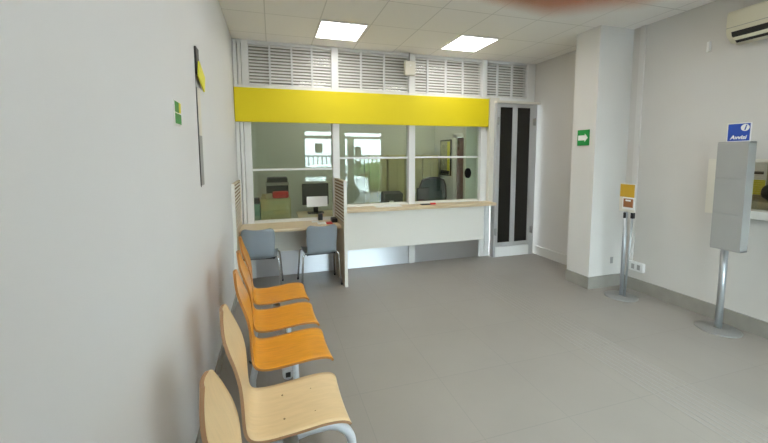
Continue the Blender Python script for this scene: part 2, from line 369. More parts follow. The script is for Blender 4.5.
# narrow glazed closet door at the right end
cd = thing('glazed_closet', (4.2, 4.9, 0), 'narrow white two leaf closet door with dark glass at the right end of the partition', 'closet door')
m = MB()
m.box(3.80, 3.84, 4.85, 4.96, 0.13, 2.45, 0.004); m.box(4.46, 4.56, 4.85, 4.96, 0.13, 2.45, 0.004); m.box(3.84, 4.46, 4.86, 4.96, 2.425, 2.45)
m.box(3.80, 3.83, 4.85, 4.96, 0, 0.13); m.box(4.47, 4.56, 4.85, 4.96, 0, 0.13)
pl(m, 'door_frame', M_FRAMEGREY, cd)
m = MB(); m.box(3.79, 4.60, 4.83, 4.965, 2.45, 2.487, 0.004); pl(m, 'lintel', M_CREAM, cd)
for (a, b, lb) in ((3.845, 4.145, 'left'), (4.15, 4.455, 'right')):
    m = MB(); w = 0.024
    a2 = a+0.035 if lb == 'right' else a+w; b2 = b-0.045 if lb == 'left' else b-w
    m.box(a, a2, 4.845, 4.885, 0.17, 2.42, 0.003); m.box(b2, b, 4.845, 4.885, 0.17, 2.42, 0.003)
    m.box(a2, b2, 4.845, 4.885, 0.17, 0.235, 0.003); m.box(a2, b2, 4.845, 4.885, 2.39, 2.42, 0.003)
    lf = pl(m, 'door_leaf', M_FRAMEGREY, cd)
    m = MB(); m.box(a2, b2, 4.862, 4.870, 0.235, 2.39); g = m.build('door_pane', M_DARKGLASS, lf)
for x in (3.815, 4.495):
    for z in (2.17, 0.42):
        m = MB(); m.box(x-0.012, x+0.022, 4.825, 4.85, z-0.055, z+0.055, 0.004); m.tube([(x+0.005, 4.82, z-0.06), (x+0.005, 4.82, z+0.06)], 0.011); pl(m, 'hinge', M_BASE, cd)
m = MB(); m.box(3.832, 4.468, 4.842, 4.95, 0.002, 0.165, 0.003); q = pl(m, 'kick_board', M_PAPER, cd); q['label'] = 'bright white kick board'
m = MB(); m.box(3.845, 4.455, 4.93, 4.96, 0.17, 2.41); pl(m, 'back_board', M_BLACK, cd)

# ------------------------------------------------------------------ ceiling lights
def ceiling_light(x, y, label):
    t = thing('ceiling_light', (x, y, H), label, 'ceiling light', 'square ceiling light panels')
    fr = MB(); a, b = 0.268, 0.29; f = 0.012
    fr.box(-a, a, -b, -b+f, -0.012, 0.0); fr.box(-a, a, b-f, b, -0.012, 0.0); fr.box(-a, -a+f, -b+f, b-f, -0.012, 0.0); fr.box(a-f, a, -b+f, b-f, -0.012, 0.0)
    fr.build('light_frame', M_WHITE, t)
    MB().box(-a+f, a-f, -b+f, b-f, -0.009, -0.003).build('diffuser', M_PANEL, t); return t
LX = (1.265, 2.99); LY = (4.34, 2.54, 0.74)
names = {(0, 0): 'square white ceiling light panel above the left teller window', (1, 0): 'square white ceiling light panel nearer the column, above the right teller window',
         (0, 1): 'left ceiling light panel seen only as a reflection, second row from the partition', (1, 1): 'right ceiling light panel seen only as a reflection, second row from the partition',
         (0, 2): 'left ceiling light panel above the viewer near the street', (1, 2): 'right ceiling light panel above the viewer near the street'}

base = None
for j, y in enumerate(LY):
    for i, x in enumerate(LX):
        if base is None: base = ceiling_light(x, y, names[(i, j)])
        else:
            c = copy_tree(base); c.location = (x, y, H); c['label'] = names[(i, j)]

c = copy_tree(base); c.location = (1.32, 6.18, H); c['label'] = 'left added ceiling light panel, unseen, brightening the office behind the glass'  # this panel and the next are added out of view to brighten the office
c = copy_tree(base); c.location = (3.07, 6.18, H); c['label'] = 'right added ceiling light panel, unseen, brightening the office behind the glass'

c = copy_tree(base); c.location = (XR+0.45, 1.95, 2.25); c.scale = (0.6, 0.6, 1); c['label'] = 'added unseen light panel brightening the little room behind the hatch'  # invented fill panel, out of view, lifting the dark hatch interior

# ------------------------------------------------------------------ bench seating
def shell(mb, yc, w=1.0, zs=0.0, hb=0.92):
    """bent plywood seat shell facing +x, centred on yc"""
    pr = []   # (x, z, halfwidth)
    P = [(0.752, 0.415, 0.178), (0.745, 0.432, 0.186), (0.725, 0.447, 0.190), (0.69, 0.456, 0.190), (0.62, 0.458, 0.189), (0.52, 0.450, 0.188), (0.42, 0.443, 0.186), (0.36, 0.445, 0.184),
         (0.325, 0.455, 0.180), (0.308, 0.478, 0.175), (0.302, 0.515, 0.170), (0.300, 0.56, 0.168), (0.298, 0.62, 0.169), (0.294, 0.68, 0.172), (0.286, 0.73, 0.173), (0.273, 0.78, 0.170),
         (0.255, 0.83, 0.162), (0.242, 0.868, 0.150), (0.233, 0.900, 0.130), (0.228, 0.930, 0.104), (0.225, 0.952, 0.075), (0.223, 0.968, 0.042)]
    
    # smooth resample
    Q = []
    for i in range(len(P)-1):
        p0, p1, p2, p3 = P[max(i-1, 0)], P[i], P[i+1], P[min(i+2, len(P)-1)]
        for k in range(3):
            t = k/3
            Q.append(tuple(0.5*((2*p1[j]) + (-p0[j]+p2[j])*t + (2*p0[j]-5*p1[j]+4*p2[j]-p3[j])*t*t + (-p0[j]+3*p1[j]-3*p2[j]+p3[j])*t**3) for j in range(3)))
    Q.append(P[-1])
    nT = 14; th = 0.013; b = bmesh.new(); T = []; B = []
    for i, (x, z, h) in enumerate(Q):
        a = Q[max(i-1, 0)]; c = Q[min(i+1, len(Q)-1)]
        dx, dz = c[0]-a[0], c[1]-a[1]; L = math.hypot(dx, dz); nx, nz = dz/L, -dx/L   # normal to the sitter's side
        if nz < 0 and z < 0.5: nx, nz = nx, nz
        rt, rb = [], []
        for k in range(nT+1):
            v = -1 + 2*k/nT; y = yc + v*h
            dish = 0.007*(1-v*v)
            ox, oz = x - nx*dish, z+zs - nz*dish
            rt.append(b.verts.new((ox, y, oz))); rb.append(b.verts.new((ox - nx*th, y, oz - nz*th)))
        T.append(rt); B.append(rb)
    def q(a, mi=0, sm=True):
        f = b.faces.new(a); f.smooth = sm; f.material_index = mi
    for i in range(len(T)-1):
        for k in range(nT):
            q((T[i][k], T[i][k+1], T[i+1][k+1], T[i+1][k])); q((B[i][k+1], B[i][k], B[i+1][k], B[i+1][k+1]))
        q((T[i][0], T[i+1][0], B[i+1][0], B[i][0]), 1, False); q((T[i+1][nT], T[i][nT], B[i][nT], B[i+1][nT]), 1, False)
    for k in range(nT):
        q((T[0][k+1], T[0][k], B[0][k], B[0][k+1]), 1, False); q((T[-1][k], T[-1][k+1], B[-1][k+1], B[-1][k]), 1, False)
    bmesh.ops.recalc_face_normals(b, faces=b.faces[:])
    me = bpy.data.meshes.new('t'); b.to_mesh(me); b.free(); mb.bm.from_mesh(me); bpy.data.meshes.remove(me)
    return mb
def bench(name, ys, y0, y1, legs, mats, label, screws, pivot, ang, fx0=0.0):
    p_ = Vector((pivot[0], pivot[1], 0)); t = thing(name, p_ - Matrix.Rotation(ang, 3, 'Z') @ p_, label, 'bench', rz=ang)
    for yc in ys:
        s = shell(MB(), yc).build('seat_shell', list(mats), t)
        m = MB(); m.box(0.43, 0.60, yc-0.05, yc+0.05, 0.395, 0.43, 0.004); m.build('mounting_plate', M_BLACK, s)
        if screws:
            for sx in (0.46, 0.60):
                for sy in (-0.085, 0.085):
                    m = MB(); m.lathe([(0.0045, 0), (0.0045, 0.002), (0.002, 0.0035)], 12, M=Matrix.Translation((sx, yc+sy, 0.4445 if sx < 0.5 else 0.4485))); m.build('screw', M_SCREW, s)
    m = MB(); m.tube([(0.485, y0, 0.372), (0.485, y1, 0.372)], 0.031, 20); bm_ = m.build('beam', M_TUBE, t)
    for yy, d in ((y0, -1), (y1, 1)):
        m = MB(); m.box(0.471, 0.499, min(yy+0.001*d, yy+0.006*d), max(yy+0.001*d, yy+0.006*d), 0.358, 0.386, 0.001); m.build('end_cap', M_BLACK, bm_)
    for ly in legs:
        pts = []
        for k in range(13):
            a = k/12*PI/2
            pts.append((0.64-fx0+0.125*math.sin(a), ly, 0.265+0.125*math.cos(a)))
        m = MB(); m.tube([(0.49, ly, 0.375), (0.56, ly, 0.388)] + pts + [(0.768-fx0, ly, 0.10), (0.768-fx0, ly, 0.012)], 0.022, 16); m.build('leg', M_TUBE, t)
        m = MB(); m.tube([(0.50, ly, 0.36), (0.43, ly, 0.355), (0.36, ly, 0.32), (0.31, ly, 0.25), (0.285, ly, 0.14), (0.28, ly, 0.012)], 0.022, 16); m.build('leg', M_TUBE, t)
        for fx in (0.768-fx0, 0.28):
            m = MB(); m.lathe([(0.026, 0.0), (0.027, 0.014), (0.022, 0.018)], 20, M=Matrix.Translation((fx, ly, 0))); m.build('foot_cap', M_BLACK, t)
    return t
bench('beam_bench', (2.195, 2.665, 3.145), 2.035, 3.37, (2.43, 2.90), (M_ORANGE, M_ORANGEEDGE), 'orange plywood three seat beam bench along the left wall, farther from the viewer', False, (0.5, 2.195), 0.052, 0.2)
bench('beam_bench', (1.665, 1.13), 0.93, 1.74, (1.55,), (M_BIRCH, M_BIRCHEDGE), 'pale birch two seat beam bench along the left wall, nearest the viewer', True, (0.5, 1.6), 0.03)

# ------------------------------------------------------------------ grey shell chairs at the desk
def grey_chair(label):
    t = thing('shell_chair', (0, 0, 0), label, 'chair', 'grey shell chairs at the customer desk')
    # facing +y; seat z 0.45, backrest towards -y
    P = [(0.215, 0.425, 0.18), (0.205, 0.442, 0.20), (0.16, 0.452, 0.205), (0.05, 0.440, 0.205), (-0.08, 0.432, 0.200), (-0.16, 0.436, 0.185), (-0.205, 0.452, 0.178), (-0.225, 0.485, 0.180),
         (-0.235, 0.54, 0.184), (-0.243, 0.61, 0.189), (-0.250, 0.68, 0.192), (-0.258, 0.74, 0.190), (-0.262, 0.770, 0.184), (-0.264, 0.788, 0.170), (-0.266, 0.800, 0.140)]
    b = bmesh.new(); T = []; B = []; nT = 16
    for i, (y, z, h) in enumerate(P):
        a = P[max(i-1, 0)]; c = P[min(i+1, len(P)-1)]; dy, dz = c[0]-a[0], c[1]-a[1]; L = math.hypot(dy, dz)
        ny, nz = dz/L, -dy/L; rt, rb = [], []
        for k in range(nT+1):
            v = -1+2*k/nT; up = z > 0.5; d = (0.055 if up else 0.018)*(1-v*v)
            oy, oz = y - ny*d, z - nz*d
            if up: oy += 0.025
            rt.append(b.verts.new((v*h, oy, oz))); rb.append(b.verts.new((v*h, oy-ny*0.006, oz-nz*0.006)))
        T.append(rt); B.append(rb)
    for i in range(len(T)-1):
        for k in range(nT):
            b.faces.new((T[i][k], T[i][k+1], T[i+1][k+1], T[i+1][k])).smooth = True; b.faces.new((B[i][k+1], B[i][k], B[i+1][k], B[i+1][k+1])).smooth = True
        b.faces.new((T[i][0], T[i+1][0], B[i+1][0], B[i][0])); b.faces.new((T[i+1][nT], T[i][nT], B[i][nT], B[i+1][nT]))
    for k in range(nT):
        b.faces.new((T[0][k+1], T[0][k], B[0][k], B[0][k+1])); b.faces.new((T[-1][k], T[-1][k+1], B[-1][k+1], B[-1][k]))
    bmesh.ops.recalc_face_normals(b, faces=b.faces[:])
    m = MB(); me = bpy.data.meshes.new('t'); b.to_mesh(me); b.free(); m.bm.from_mesh(me); m.build('seat_shell', M_GREYSHELL, t)
    m = MB(); m.tube([(-0.17, -0.15, 0.415), (0.17, -0.15, 0.415)], 0.010); m.tube([(-0.17, 0.12, 0.415), (0.17, 0.12, 0.415)], 0.010); m.tube([(-0.17, -0.17, 0.415), (-0.17, 0.14, 0.415)], 0.010); m.tube([(0.17, -0.17, 0.415), (0.17, 0.14, 0.415)], 0.010)
    m.build('under_frame', M_BLACK, t)
    for sx in (-1, 1):
        for sy in (-1, 1):
            ye = 0.20 if sy > 0 else -0.20
            pts = [(0.16*sx, 0.12*sy, 0.42), (0.205*sx, 0.15*sy, 0.425), (0.222*sx, 0.158*sy, 0.405), (0.228*sx, 0.162*sy, 0.36), (0.25*sx, ye, 0.012)]
            m = MB(); m.tube(pts, 0.012, 12); lg = m.build('leg', M_CHROME, t)
            m = MB(); m.tube([(0.2495*sx, ye-0.001*sy, 0.02), (0.2505*sx, ye, 0.0)], 0.013, 12); m.build('foot_cap', M_BLACK, lg)
    return t
g1 = grey_chair('grey blue plastic shell chair at the desk, right one beside the counter'); g1.location = (0.985, 4.575, 0); g1.rotation_euler = (0, 0, 0.06)
g2 = copy_tree(g1); g2.location = (0.265, 4.575, 0); g2.rotation_euler = (0, 0, -0.05); g2['label'] = 'grey blue plastic shell chair at the desk, left one against the wall'

# ------------------------------------------------------------------ right side stands
st = thing('leaflet_stand', (4.395, 2.15, 0), 'tall grey leaflet stand with blue notice sign on top by the right wall', 'leaflet stand')
MB().lathe([(0.165, 0.0), (0.168, 0.006), (0.160, 0.011), (0.04, 0.016), (0.032, 0.02)], 56).build('base_plate', M_BASE, st)
MB().tube([(0, 0, 0.015), (0, 0, 0.80)], 0.027, 24).build('pole', M_POLE, st)
BX0, BX1, BY0, BY1 = -0.125, -0.03, -0.175, 0.045
m = MB()
m.box(BX0+0.002, BX1, BY0+0.006, BY1-0.006, 0.80, 1.728); m.box(BX0, BX1, BY0, BY0+0.006, 0.79, 1.74); m.box(BX0, BX1, BY1-0.006, BY1, 0.79, 1.74); m.box(BX0, BX1, BY0, BY1, 0.785, 0.80); m.box(BX0, BX1, BY0, BY1, 1.728, 1.742)
hb_ = m.build('holder_box', M_GREYMETAL, st)
for k in range(3):
    z0 = 0.80+k*0.3125
    m = MB(); m.box(BX0-0.006+0.004*k*0, BX0, BY0, BY1, z0, z0+0.308, 0.002); m.build('pocket_front', M_GREYMETAL, st)
m = MB(); m.tube([(0, 0, 0.78), (-0.02, -0.02, 0.80), (-0.04, -0.03, 0.84)], 0.02); m.build('bracket', M_ALU, st)
sg = MB().box(-0.104, -0.096, -0.168, -0.002, 1.742, 1.902, 0.001).build('sign_board', M_PAPER, st)
MB().box(-0.1065, -0.104, -0.161, -0.009, 1.750, 1.895).build('sign_face', M_BLUE, sg)
RX = Matrix(((0, 0, -1, 0), (-1, 0, 0, 0), (0, 1, 0, 0), (0, 0, 0, 1)))    # text plane facing -x, reading along -y
text_mesh('lettering', 'Avvisi', 0.047, M_PAPER, sg, Matrix.Translation((-0.1075, -0.085, 1.778)) @ RX, 0.2, bold=0.0012)
MB().tube([(-0.1065, -0.128, 1.860), (-0.1085, -0.128, 1.860)], 0.029, 32).build('sign_disc', M_PAPER, sg)
text_mesh('lettering', 'i', 0.062, M_BLUE, sg, Matrix.Translation((-0.1090, -0.128, 1.860)) @ RX, 0.25, bold=0.0018)

s1 = thing('notice_stand', (4.265, 3.02, 0), 'slim twin pole notice stand with small amber sign beside the column', 'notice stand')
MB().lathe([(0.165, 0.0), (0.168, 0.006), (0.160, 0.011), (0.035, 0.015), (0.028, 0.02)], 56).build('base_plate', M_BASE, s1)
MB().tube([(0, 0.0, 0.015), (0, 0.0, 1.03)], 0.019, 20).build('pole', M_POLE, s1)
MB().tube([(0.008, -0.035, 0.012), (0.045, -0.05, 1.03)], 0.011, 16).build('pole', M_POLE, s1)
for (x, y) in ((0, 0), (0.045, -0.05)):
    MB().box(x-0.022, x+0.018, y-0.014, y+0.014, 0.92, 0.985, 0.004).build('clamp', M_BLACK, s1)
m = MB(); m.box(-0.045, -0.035, -0.13, 0.05, 1.00, 1.315, 0.002); sb = m.build('sign_board', M_CREAM, s1)
MB().box(-0.0475, -0.045, -0.123, 0.043, 1.165, 1.307).build('sign_face', M_GOLD, sb)
m = MB(); m.box(-0.062, -0.047, -0.14, 0.0, 1.03, 1.165, 0.003); cf = m.build('card_holder', M_PAPER, s1)
MB().box(-0.0645, -0.062, -0.125, -0.015, 1.055, 1.150).build('card', M_BROWN, cf)
MB().box(-0.0660, -0.0645, -0.10, -0.04, 1.122, 1.140).build('card_title', M_PAPER, cf)

# hatch in the right wall
hf = MB(); yo0, yo1, zo0, zo1 = NY0-0.06, NY1+0.085, NZ0-0.07, NZ1+0.03
hf.box(XR-0.025, XR+0.08, NY1-0.002, yo1, zo0, zo1, 0.003); hf.box(XR-0.025, XR+0.08, yo0, NY0+0.002, zo0, zo1, 0.003)
hf.box(XR-0.025, XR+0.08, NY0, NY1, NZ1-0.002, zo1, 0.003)
hw = struct('window_2', hf, M_CREAM)
MB().box(XR-0.06, XR+0.1, yo0, NY1-0.05, zo0, NZ0+0.002, 0.004).build('sill', M_COUNTER, hw)
MB().box(XR+0.04, XR+0.046, NY0, NY1, NZ0, NZ1).build('pane', G_TOP, hw)
m = MB(); m.box(XR+0.835, XR+0.848, 2.42, 2.56, 1.20, 1.60); ns = m.build('notice_sheet', M_PAPER); tag(ns, 'pale notice sheet with yellow foot hanging inside the hatch in the right wall', 'notice')
m = MB(); m.box(XR+0.829, XR+0.835, 2.42, 2.56, 1.20, 1.36); m.build('yellow_band', M_YELTAG, ns)
MB().box(XR+0.829, XR+0.835, 2.44, 2.54, 1.42, 1.45).build('printed_line', M_BLACK, ns)
def blob(name, cen, rad, m, amp=0.25, seed=1, parent=None, z=None):
    b = bmesh.new(); bmesh.ops.create_icosphere(b, subdivisions=4, radius=1)
    rnd = random.Random(seed); ks = [(Vector((rnd.uniform(-1, 1), rnd.uniform(-1, 1), rnd.uniform(-1, 1)))*5, rnd.uniform(0, 6)) for _ in range(6)]
    for v in b.verts:
        d = sum(math.sin(v.co.dot(k)+p) for k, p in ks)/6
        v.co *= 1+amp*d
        v.co = Vector((v.co.x*rad[0], v.co.y*rad[1], v.co.z*rad[2])) + Vector(cen)
    for f in b.faces: f.smooth = True
    mb = MB(); me = bpy.data.meshes.new('t'); b.to_mesh(me); b.free(); mb.bm.from_mesh(me); return mb.build(name, m, parent)
tag(blob('cloth_bag', (XR+0.30, 2.08, 1.262), (0.09, 0.10, 0.11), M_BLACK, 0.3, 3), 'black soft bag standing behind the hatch in the right wall', 'bag')
o = [x for x in C.objects if x.name.startswith('cloth_bag')][0]
MB().box(XR+0.185, XR+0.205, 2.02, 2.05, 1.20, 1.26).build('tag', M_TEAL, o)

# ------------------------------------------------------------------ wall fittings
ac = thing('air_conditioner', (XR, 2.28, 2.64), 'cream wall mounted air conditioner high on the right wall', 'air conditioner')
prof = [(0, 0.0), (-0.03, -0.005), (-0.13, 0.0), (-0.195, 0.05), (-0.208, 0.09), (-0.210, 0.15), (-0.208, 0.23), (-0.195, 0.262), (-0.16, 0.275), (0, 0.277)]
MB().prism(prof, 'y', -0.86, 0.0, smooth=True).build('casing', M_ACB, ac)
MB().prism([(-0.125, -0.001), (-0.196, 0.051), (-0.205, 0.080), (-0.209, 0.080), (-0.199, 0.047), (-0.127, -0.005)], 'y', -0.82, -0.04).build('air_outlet', M_BLACK, ac)
MB().prism([(-0.160, 0.016), (-0.186, 0.036), (-0.190, 0.030), (-0.164, 0.010)], 'y', -0.82, -0.045).build('louvre_flap', M_ACB, ac)
MB().box(-0.2105, -0.206, -0.86, -0.001, 0.118, 0.122).build('panel_seam', M_GREYMETAL, ac)
tag(MB().box(XR-0.025, XR, 2.51, 2.54, 2.64, 2.74, 0.006).build('wall_sensor', M_WHITE), 'small white sensor box on the right wall left of the air conditioner', 'sensor')
tk = MB().box(XR-0.022, XR, 3.165, 3.225, 0.30, H, 0.003); tag(tk.build('cable_trunking', M_COLUMN), 'tall white cable trunking running up the right wall beside the column', 'cable trunking')
so = thing('socket_box', (XR, 3.17, 0.30), 'white double socket box low on the right wall behind the notice stand', 'socket')
MB().box(-0.045, 0, -0.16, 0.02, -0.055, 0.055, 0.006).build('housing', M_WHITE, so)
for yy in (-0.11, -0.04): MB().box(-0.048, -0.045, yy-0.018, yy+0.018, -0.03, 0.03, 0.001).build('outlet', M_GREYMETAL, so)
tag(MB().box(4.43, 4.47, 3.312, 3.32, 0.29, 0.37, 0.001).build('socket_plate', M_GREYMETAL), 'small grey plate low on the column face behind the notice stand', 'plate')
# exit sign on the column
ex = tag(MB().box(4.088, 4.10, 3.40, 3.57, 1.752, 1.942, 0.002).build('exit_sign', M_GREEN), 'green emergency sign with white arrow on the column', 'sign')
arrow = [(3.555, 1.815), (3.555, 1.875), (3.46, 1.875), (3.46, 1.895), (3.415, 1.845), (3.46, 1.795), (3.46, 1.815)]
MB().prism(arrow, 'x', 4.0855, 4.088).build('arrow', M_PAPER, ex)
# left wall signs
gs = tag(MB().box(0.0, 0.006, 1.94, 2.065, 1.79, 1.907, 0.001).build('safety_sign', M_PAPER), 'small green and white safety sign on the left wall', 'sign')
MB().box(0.006, 0.007, 1.945, 2.06, 1.795, 1.845).build('green_field', M_GREEN, gs)
MB().box(0.006, 0.007, 1.945, 2.02, 1.85, 1.902).build('green_field', M_GREEN, gs)
MB().box(0.006, 0.007, 2.024, 2.06, 1.852, 1.902).build('yellow_field', M_YELTAG, gs)
wb = thing('hanging_notice_board', (0, 2.56, 1.45), 'narrow tall notice strip with yellow tag hanging high on the left wall', 'notice board')
MB().box(0.0, 0.007, -0.05, 0.05, 0.0, 0.62, 0.001).build('panel', M_GREYMETAL, wb)
MB().box(0.007, 0.008, -0.04, 0.045, 0.32, 0.62).build('printed_field', M_CREAM, wb)
MB().box(0.0, 0.012, -0.045, 0.045, 0.70, 0.87, 0.002).build('bracket', M_BLACK, wb)
M_ = Matrix.Translation((0.02, 0.0, 0.71)) @ Matrix.Rotation(math.radians(-20), 4, 'X')
MB().box(-0.004, 0.006, -0.05, 0.14, -0.05, 0.06, 0.002, M=M_).build('yellow_tag', M_YELTAG, wb)
MB().tube([(0.004, -0.052, -0.01), (0.004, -0.052, 0.70)], 0.0018).build('edge_rod', M_BLACK, wb)
# alarm speaker hung below the ceiling
sp = thing('alarm_speaker', (2.385, 4.95, 2.90), 'small white alarm speaker hanging from the ceiling in front of the louvres', 'speaker')
MB().box(-0.085, 0.085, -0.05, 0.02, -0.105, 0.10, 0.018).build('housing', M_CREAM, sp)
MB().tube([(0, -0.051, 0.03), (0, -0.055, 0.03)], 0.012).build('lamp', M_PAPER, sp)
MB().tube([(0, 0, 0.10), (0, 0, 0.218)], 0.008).build('cable', M_GREYMETAL, sp)

# floor guidance
tg = MB()
for k in range(8):
    x = 2.90+k*0.048; tg.prism([(x-0.009, 0.0), (x-0.005, 0.003), (x+0.005, 0.003), (x+0.009, 0.0)], 'y', -1.0, 4.35)
M_TAC = mat('grey_tactile_ridge', (0.305, 0.288, 0.262), 0.4)
tag(tg.build('tactile_guide_strip', M_TAC), 'long ribbed tactile guide strip set in the grey floor', 'guide strip')

# ------------------------------------------------------------------ inside the office
od = thing('office_desk', (1.9, 5.5, 0), 'long pale office desk right behind the teller glass', 'desk')
m = MB(); m.box(0.78, 3.47, 5.10, 5.75, 0.735, 0.765, 0.004); pl(m, 'desktop', M_TOP, od)
for x in (0.80, 2.2, 3.42):
    m = MB(); m.box(x, x+0.03, 5.15, 5.7, 0, 0.735); pl(m, 'leg', M_CAB, od)
m = MB(); m.box(0.83, 3.42, 5.18, 5.2, 0.2, 0.735); pl(m, 'modesty_panel', M_CAB, od)
sc = thing('side_cabinet', (0.47, 5.65, 0), 'low maple cabinet behind the left teller window, carrying the printer', 'cabinet')
MB().box(-0.21, 0.215, -0.25, 0.55, 0, 1.02, 0.004).build('body', M_CAB, sc)
MB().box(-0.205, 0.210, -0.266, -0.25, 0.05, 1.0, 0.002).build('door', M_CAB, sc)
MB().tube([(0.18, -0.275, 0.55), (0.18, -0.275, 0.65)], 0.006).build('handle', M_ALU, sc)
td = thing('drawer_tower', (0.185, 5.5, 0), 'mint green plastic drawer tower beside the low maple cabinet', 'drawer tower')
MB().box(-0.06, 0.065, -0.1, 0.25, 0, 0.95, 0.004).build('body', M_TEAL, td)
for k in range(4): MB().box(-0.055, 0.06, -0.106, -0.1, 0.05+k*0.225, 0.26+k*0.225, 0.002).build('drawer', M_TEAL, td)
tag(MB().box(0.135, 0.245, 5.42, 5.6, 0.952, 1.03, 0.01).build('tape_dispenser', M_BLACK), 'small black gadget on top of the mint drawer tower', 'gadget')
pr_ = thing('printer', (0.53, 5.85, 1.021), 'black and grey printer on the low maple cabinet', 'printer')
MB().box(-0.19, 0.14, -0.15, 0.25, 0, 0.17, 0.01).build('body', M_BLACK, pr_)
MB().box(-0.20, 0.15, -0.17, 0.25, 0.172, 0.215, 0.008).build('scanner_unit', M_GREYMETAL, pr_)
MB().box(-0.18, 0.13, -0.13, 0.23, 0.216, 0.29, 0.015).build('document_feeder', M_BLACK, pr_)
tag(MB().box(0.43, 0.66, 5.44, 5.62, 1.0215, 1.115, 0.02).build('document_tray', M_RED), 'bright red tray on the low maple cabinet in front of the printer', 'tray')
tag(MB().box(0.34, 0.425, 5.45, 5.58, 1.0215, 1.09, 0.01).build('stationery_box', M_PANELWOOD), 'small beige box left of the red tray', 'box')
mo = thing('monitor', (1.06, 5.5, 0.766), 'black computer monitor turned away behind the left teller window', 'monitor')
MB().box(-0.2, 0.2, -0.02, 0.02, 0.13, 0.46, 0.008).build('screen_housing', M_BLACK, mo)
MB().box(-0.035, 0.035, -0.015, 0.02, 0.0, 0.2, 0.004).build('stand', M_BLACK, mo)
MB().box(-0.12, 0.12, -0.09, 0.1, 0, 0.015, 0.004).build('foot', M_BLACK, mo)
tag(MB().box(0.885, 1.175, 5.032, 5.036, 0.93, 1.075).build('paper_notice', M_PAPER), 'white paper notice stuck low on the left teller window', 'notice')
def small(name, a, m, label, cat, bev=0.003): return tag(MB().box(*a, bev).build(name, m), label, cat)
small('card_reader', (1.03, 1.09, 4.93, 4.98, 0.749, 0.84), M_BLACK, 'black card reader standing on the desk against the left glass', 'card reader')
small('leaflet', (0.93, 1.03, 4.80, 4.90, 0.749, 0.754), M_PAPER, 'white leaflet on the customer desk left of the red booklet', 'leaflet', 0)
small('booklet', (1.10, 1.18, 4.62, 4.74, 0.749, 0.762), M_RED, 'red booklet lying on the customer desk', 'booklet')
small('pen_tray', (0.99, 1.095, 4.63, 4.74, 0.749, 0.764), M_PAPER, 'small white pen tray on the customer desk beside the red booklet', 'tray')
small('phone_case', (1.185, 1.258, 4.70, 4.85, 0.749, 0.80), M_BLACK, 'small black case on the customer desk against the right screen', 'case', 0.008)
small('coin_tray', (2.53, 2.67, 4.80, 4.87, 0.913, 0.925), M_BLACK, 'dark coin tray on the counter under the right teller window', 'tray')
small('stamp', (2.68, 2.76, 4.81, 4.85, 0.913, 0.937), M_RED, 'red stamp beside the dark coin tray on the counter', 'stamp')
small('papers', (1.83, 2.22, 4.78, 4.95, 0.913, 0.918), M_PAPER, 'thin stack of papers on the counter under the middle teller window', 'papers', 0)
small('paper_slip', (1.35, 1.75, 5.13, 5.34, 0.766, 0.772), M_PAPER, 'loose white papers on the office desk near the middle post', 'papers', 0)
op = thing('desk_printer', (2.3, 5.5, 0.766), 'black receipt printer on the office desk behind the middle teller window', 'printer')
MB().prism([(-0.14, 0), (0.14, 0), (0.14, 0.22), (0.02, 0.30), (-0.14, 0.27)], 'x', -0.17, 0.14).build('body', M_BLACK, op)
MB().box(-0.09, -0.02, -0.146, -0.14, 0.12, 0.16).build('label_plate', M_PAPER, op)
m2 = thing('computer_screen', (2.83, 5.45, 0.766), 'black computer screen left of the office chair behind the right teller window', 'monitor')
MB().box(-0.11, 0.10, -0.02, 0.02, 0.06, 0.34, 0.006).build('screen_housing', M_BLACK, m2); MB().box(-0.05, 0.05, -0.05, 0.06, 0, 0.012).build('foot', M_BLACK, m2); MB().box(-0.015, 0.015, -0.01, 0.015, 0, 0.1).build('stand', M_BLACK, m2)
oc = thing('office_chair', (3.44, 6.36, 0), 'dark teal mesh office chair behind the right teller window', 'office chair')
b = MB()
xs = [(-0.27, 0.62), (-0.28, 0.85), (-0.265, 1.05), (-0.22, 1.16), (-0.12, 1.20), (0, 1.21), (0.12, 1.20), (0.22, 1.16), (0.265, 1.05), (0.28, 0.85), (0.27, 0.62)]
b.tube([(x, -0.02+0.4*x*x, z) for x, z in xs], 0.022, 12); b.build('back_frame', M_BLACK, oc)
MB().prism([(x*0.97, z) for x, z in xs], 'y', 0.0, 0.02).build('back_mesh', M_TEALF, oc)
MB().box(-0.25, 0.25, -0.5, -0.02, 0.45, 0.53, 0.03).build('seat', M_TEALF, oc)
MB().tube([(0, -0.22, 0.08), (0, -0.22, 0.45)], 0.03).build('column', M_BLACK, oc)
for k in range(5):
    a = 2*PI*k/5; e = (0.28*math.cos(a), -0.22+0.28*math.sin(a))
    l_ = MB().tube([(0, -0.22, 0.10), (e[0], e[1], 0.065)], 0.02).build('foot_arm', M_BLACK, oc)
    MB().tube([(e[0]-0.02, e[1], 0.03), (e[0]+0.02, e[1], 0.03)], 0.03, 16).build('castor', M_BLACK, l_)
cabs = [(2.20, 2.56, 'leftmost tall maple cabinet at the back of the office'), (2.58, 2.93, 'second tall maple cabinet at the back of the office'), (2.95, 3.28, 'third tall maple cabinet at the back of the office'), (3.30, 3.64, 'rightmost tall maple cabinet at the back of the office by the poster')]
first = None
for a, b_, lb in cabs:
    if first is None:
        first = t = thing('tall_cabinet', ((a+b_)/2, 6.9, 0), lb, 'cabinet', 'tall cabinets at the back of the office')
        MB().box(-0.17, 0.17, -0.35, 0.04, 0, 1.655, 0.003).build('body', M_CAB, t)
        for sx in (-1, 1):
            dd = MB().box(min(sx*0.165, sx*0.003), max(sx*0.165, sx*0.003), -0.366, -0.35, 0.06, 1.64, 0.002).build('door', M_CAB, t)
            MB().tube([(sx*0.02, -0.375, 0.85), (sx*0.02, -0.375, 0.95)], 0.005).build('handle', M_ALU, dd)
    else:
        t = copy_tree(first); t.location = ((a+b_)/2, 6.9, 0); t['label'] = lb
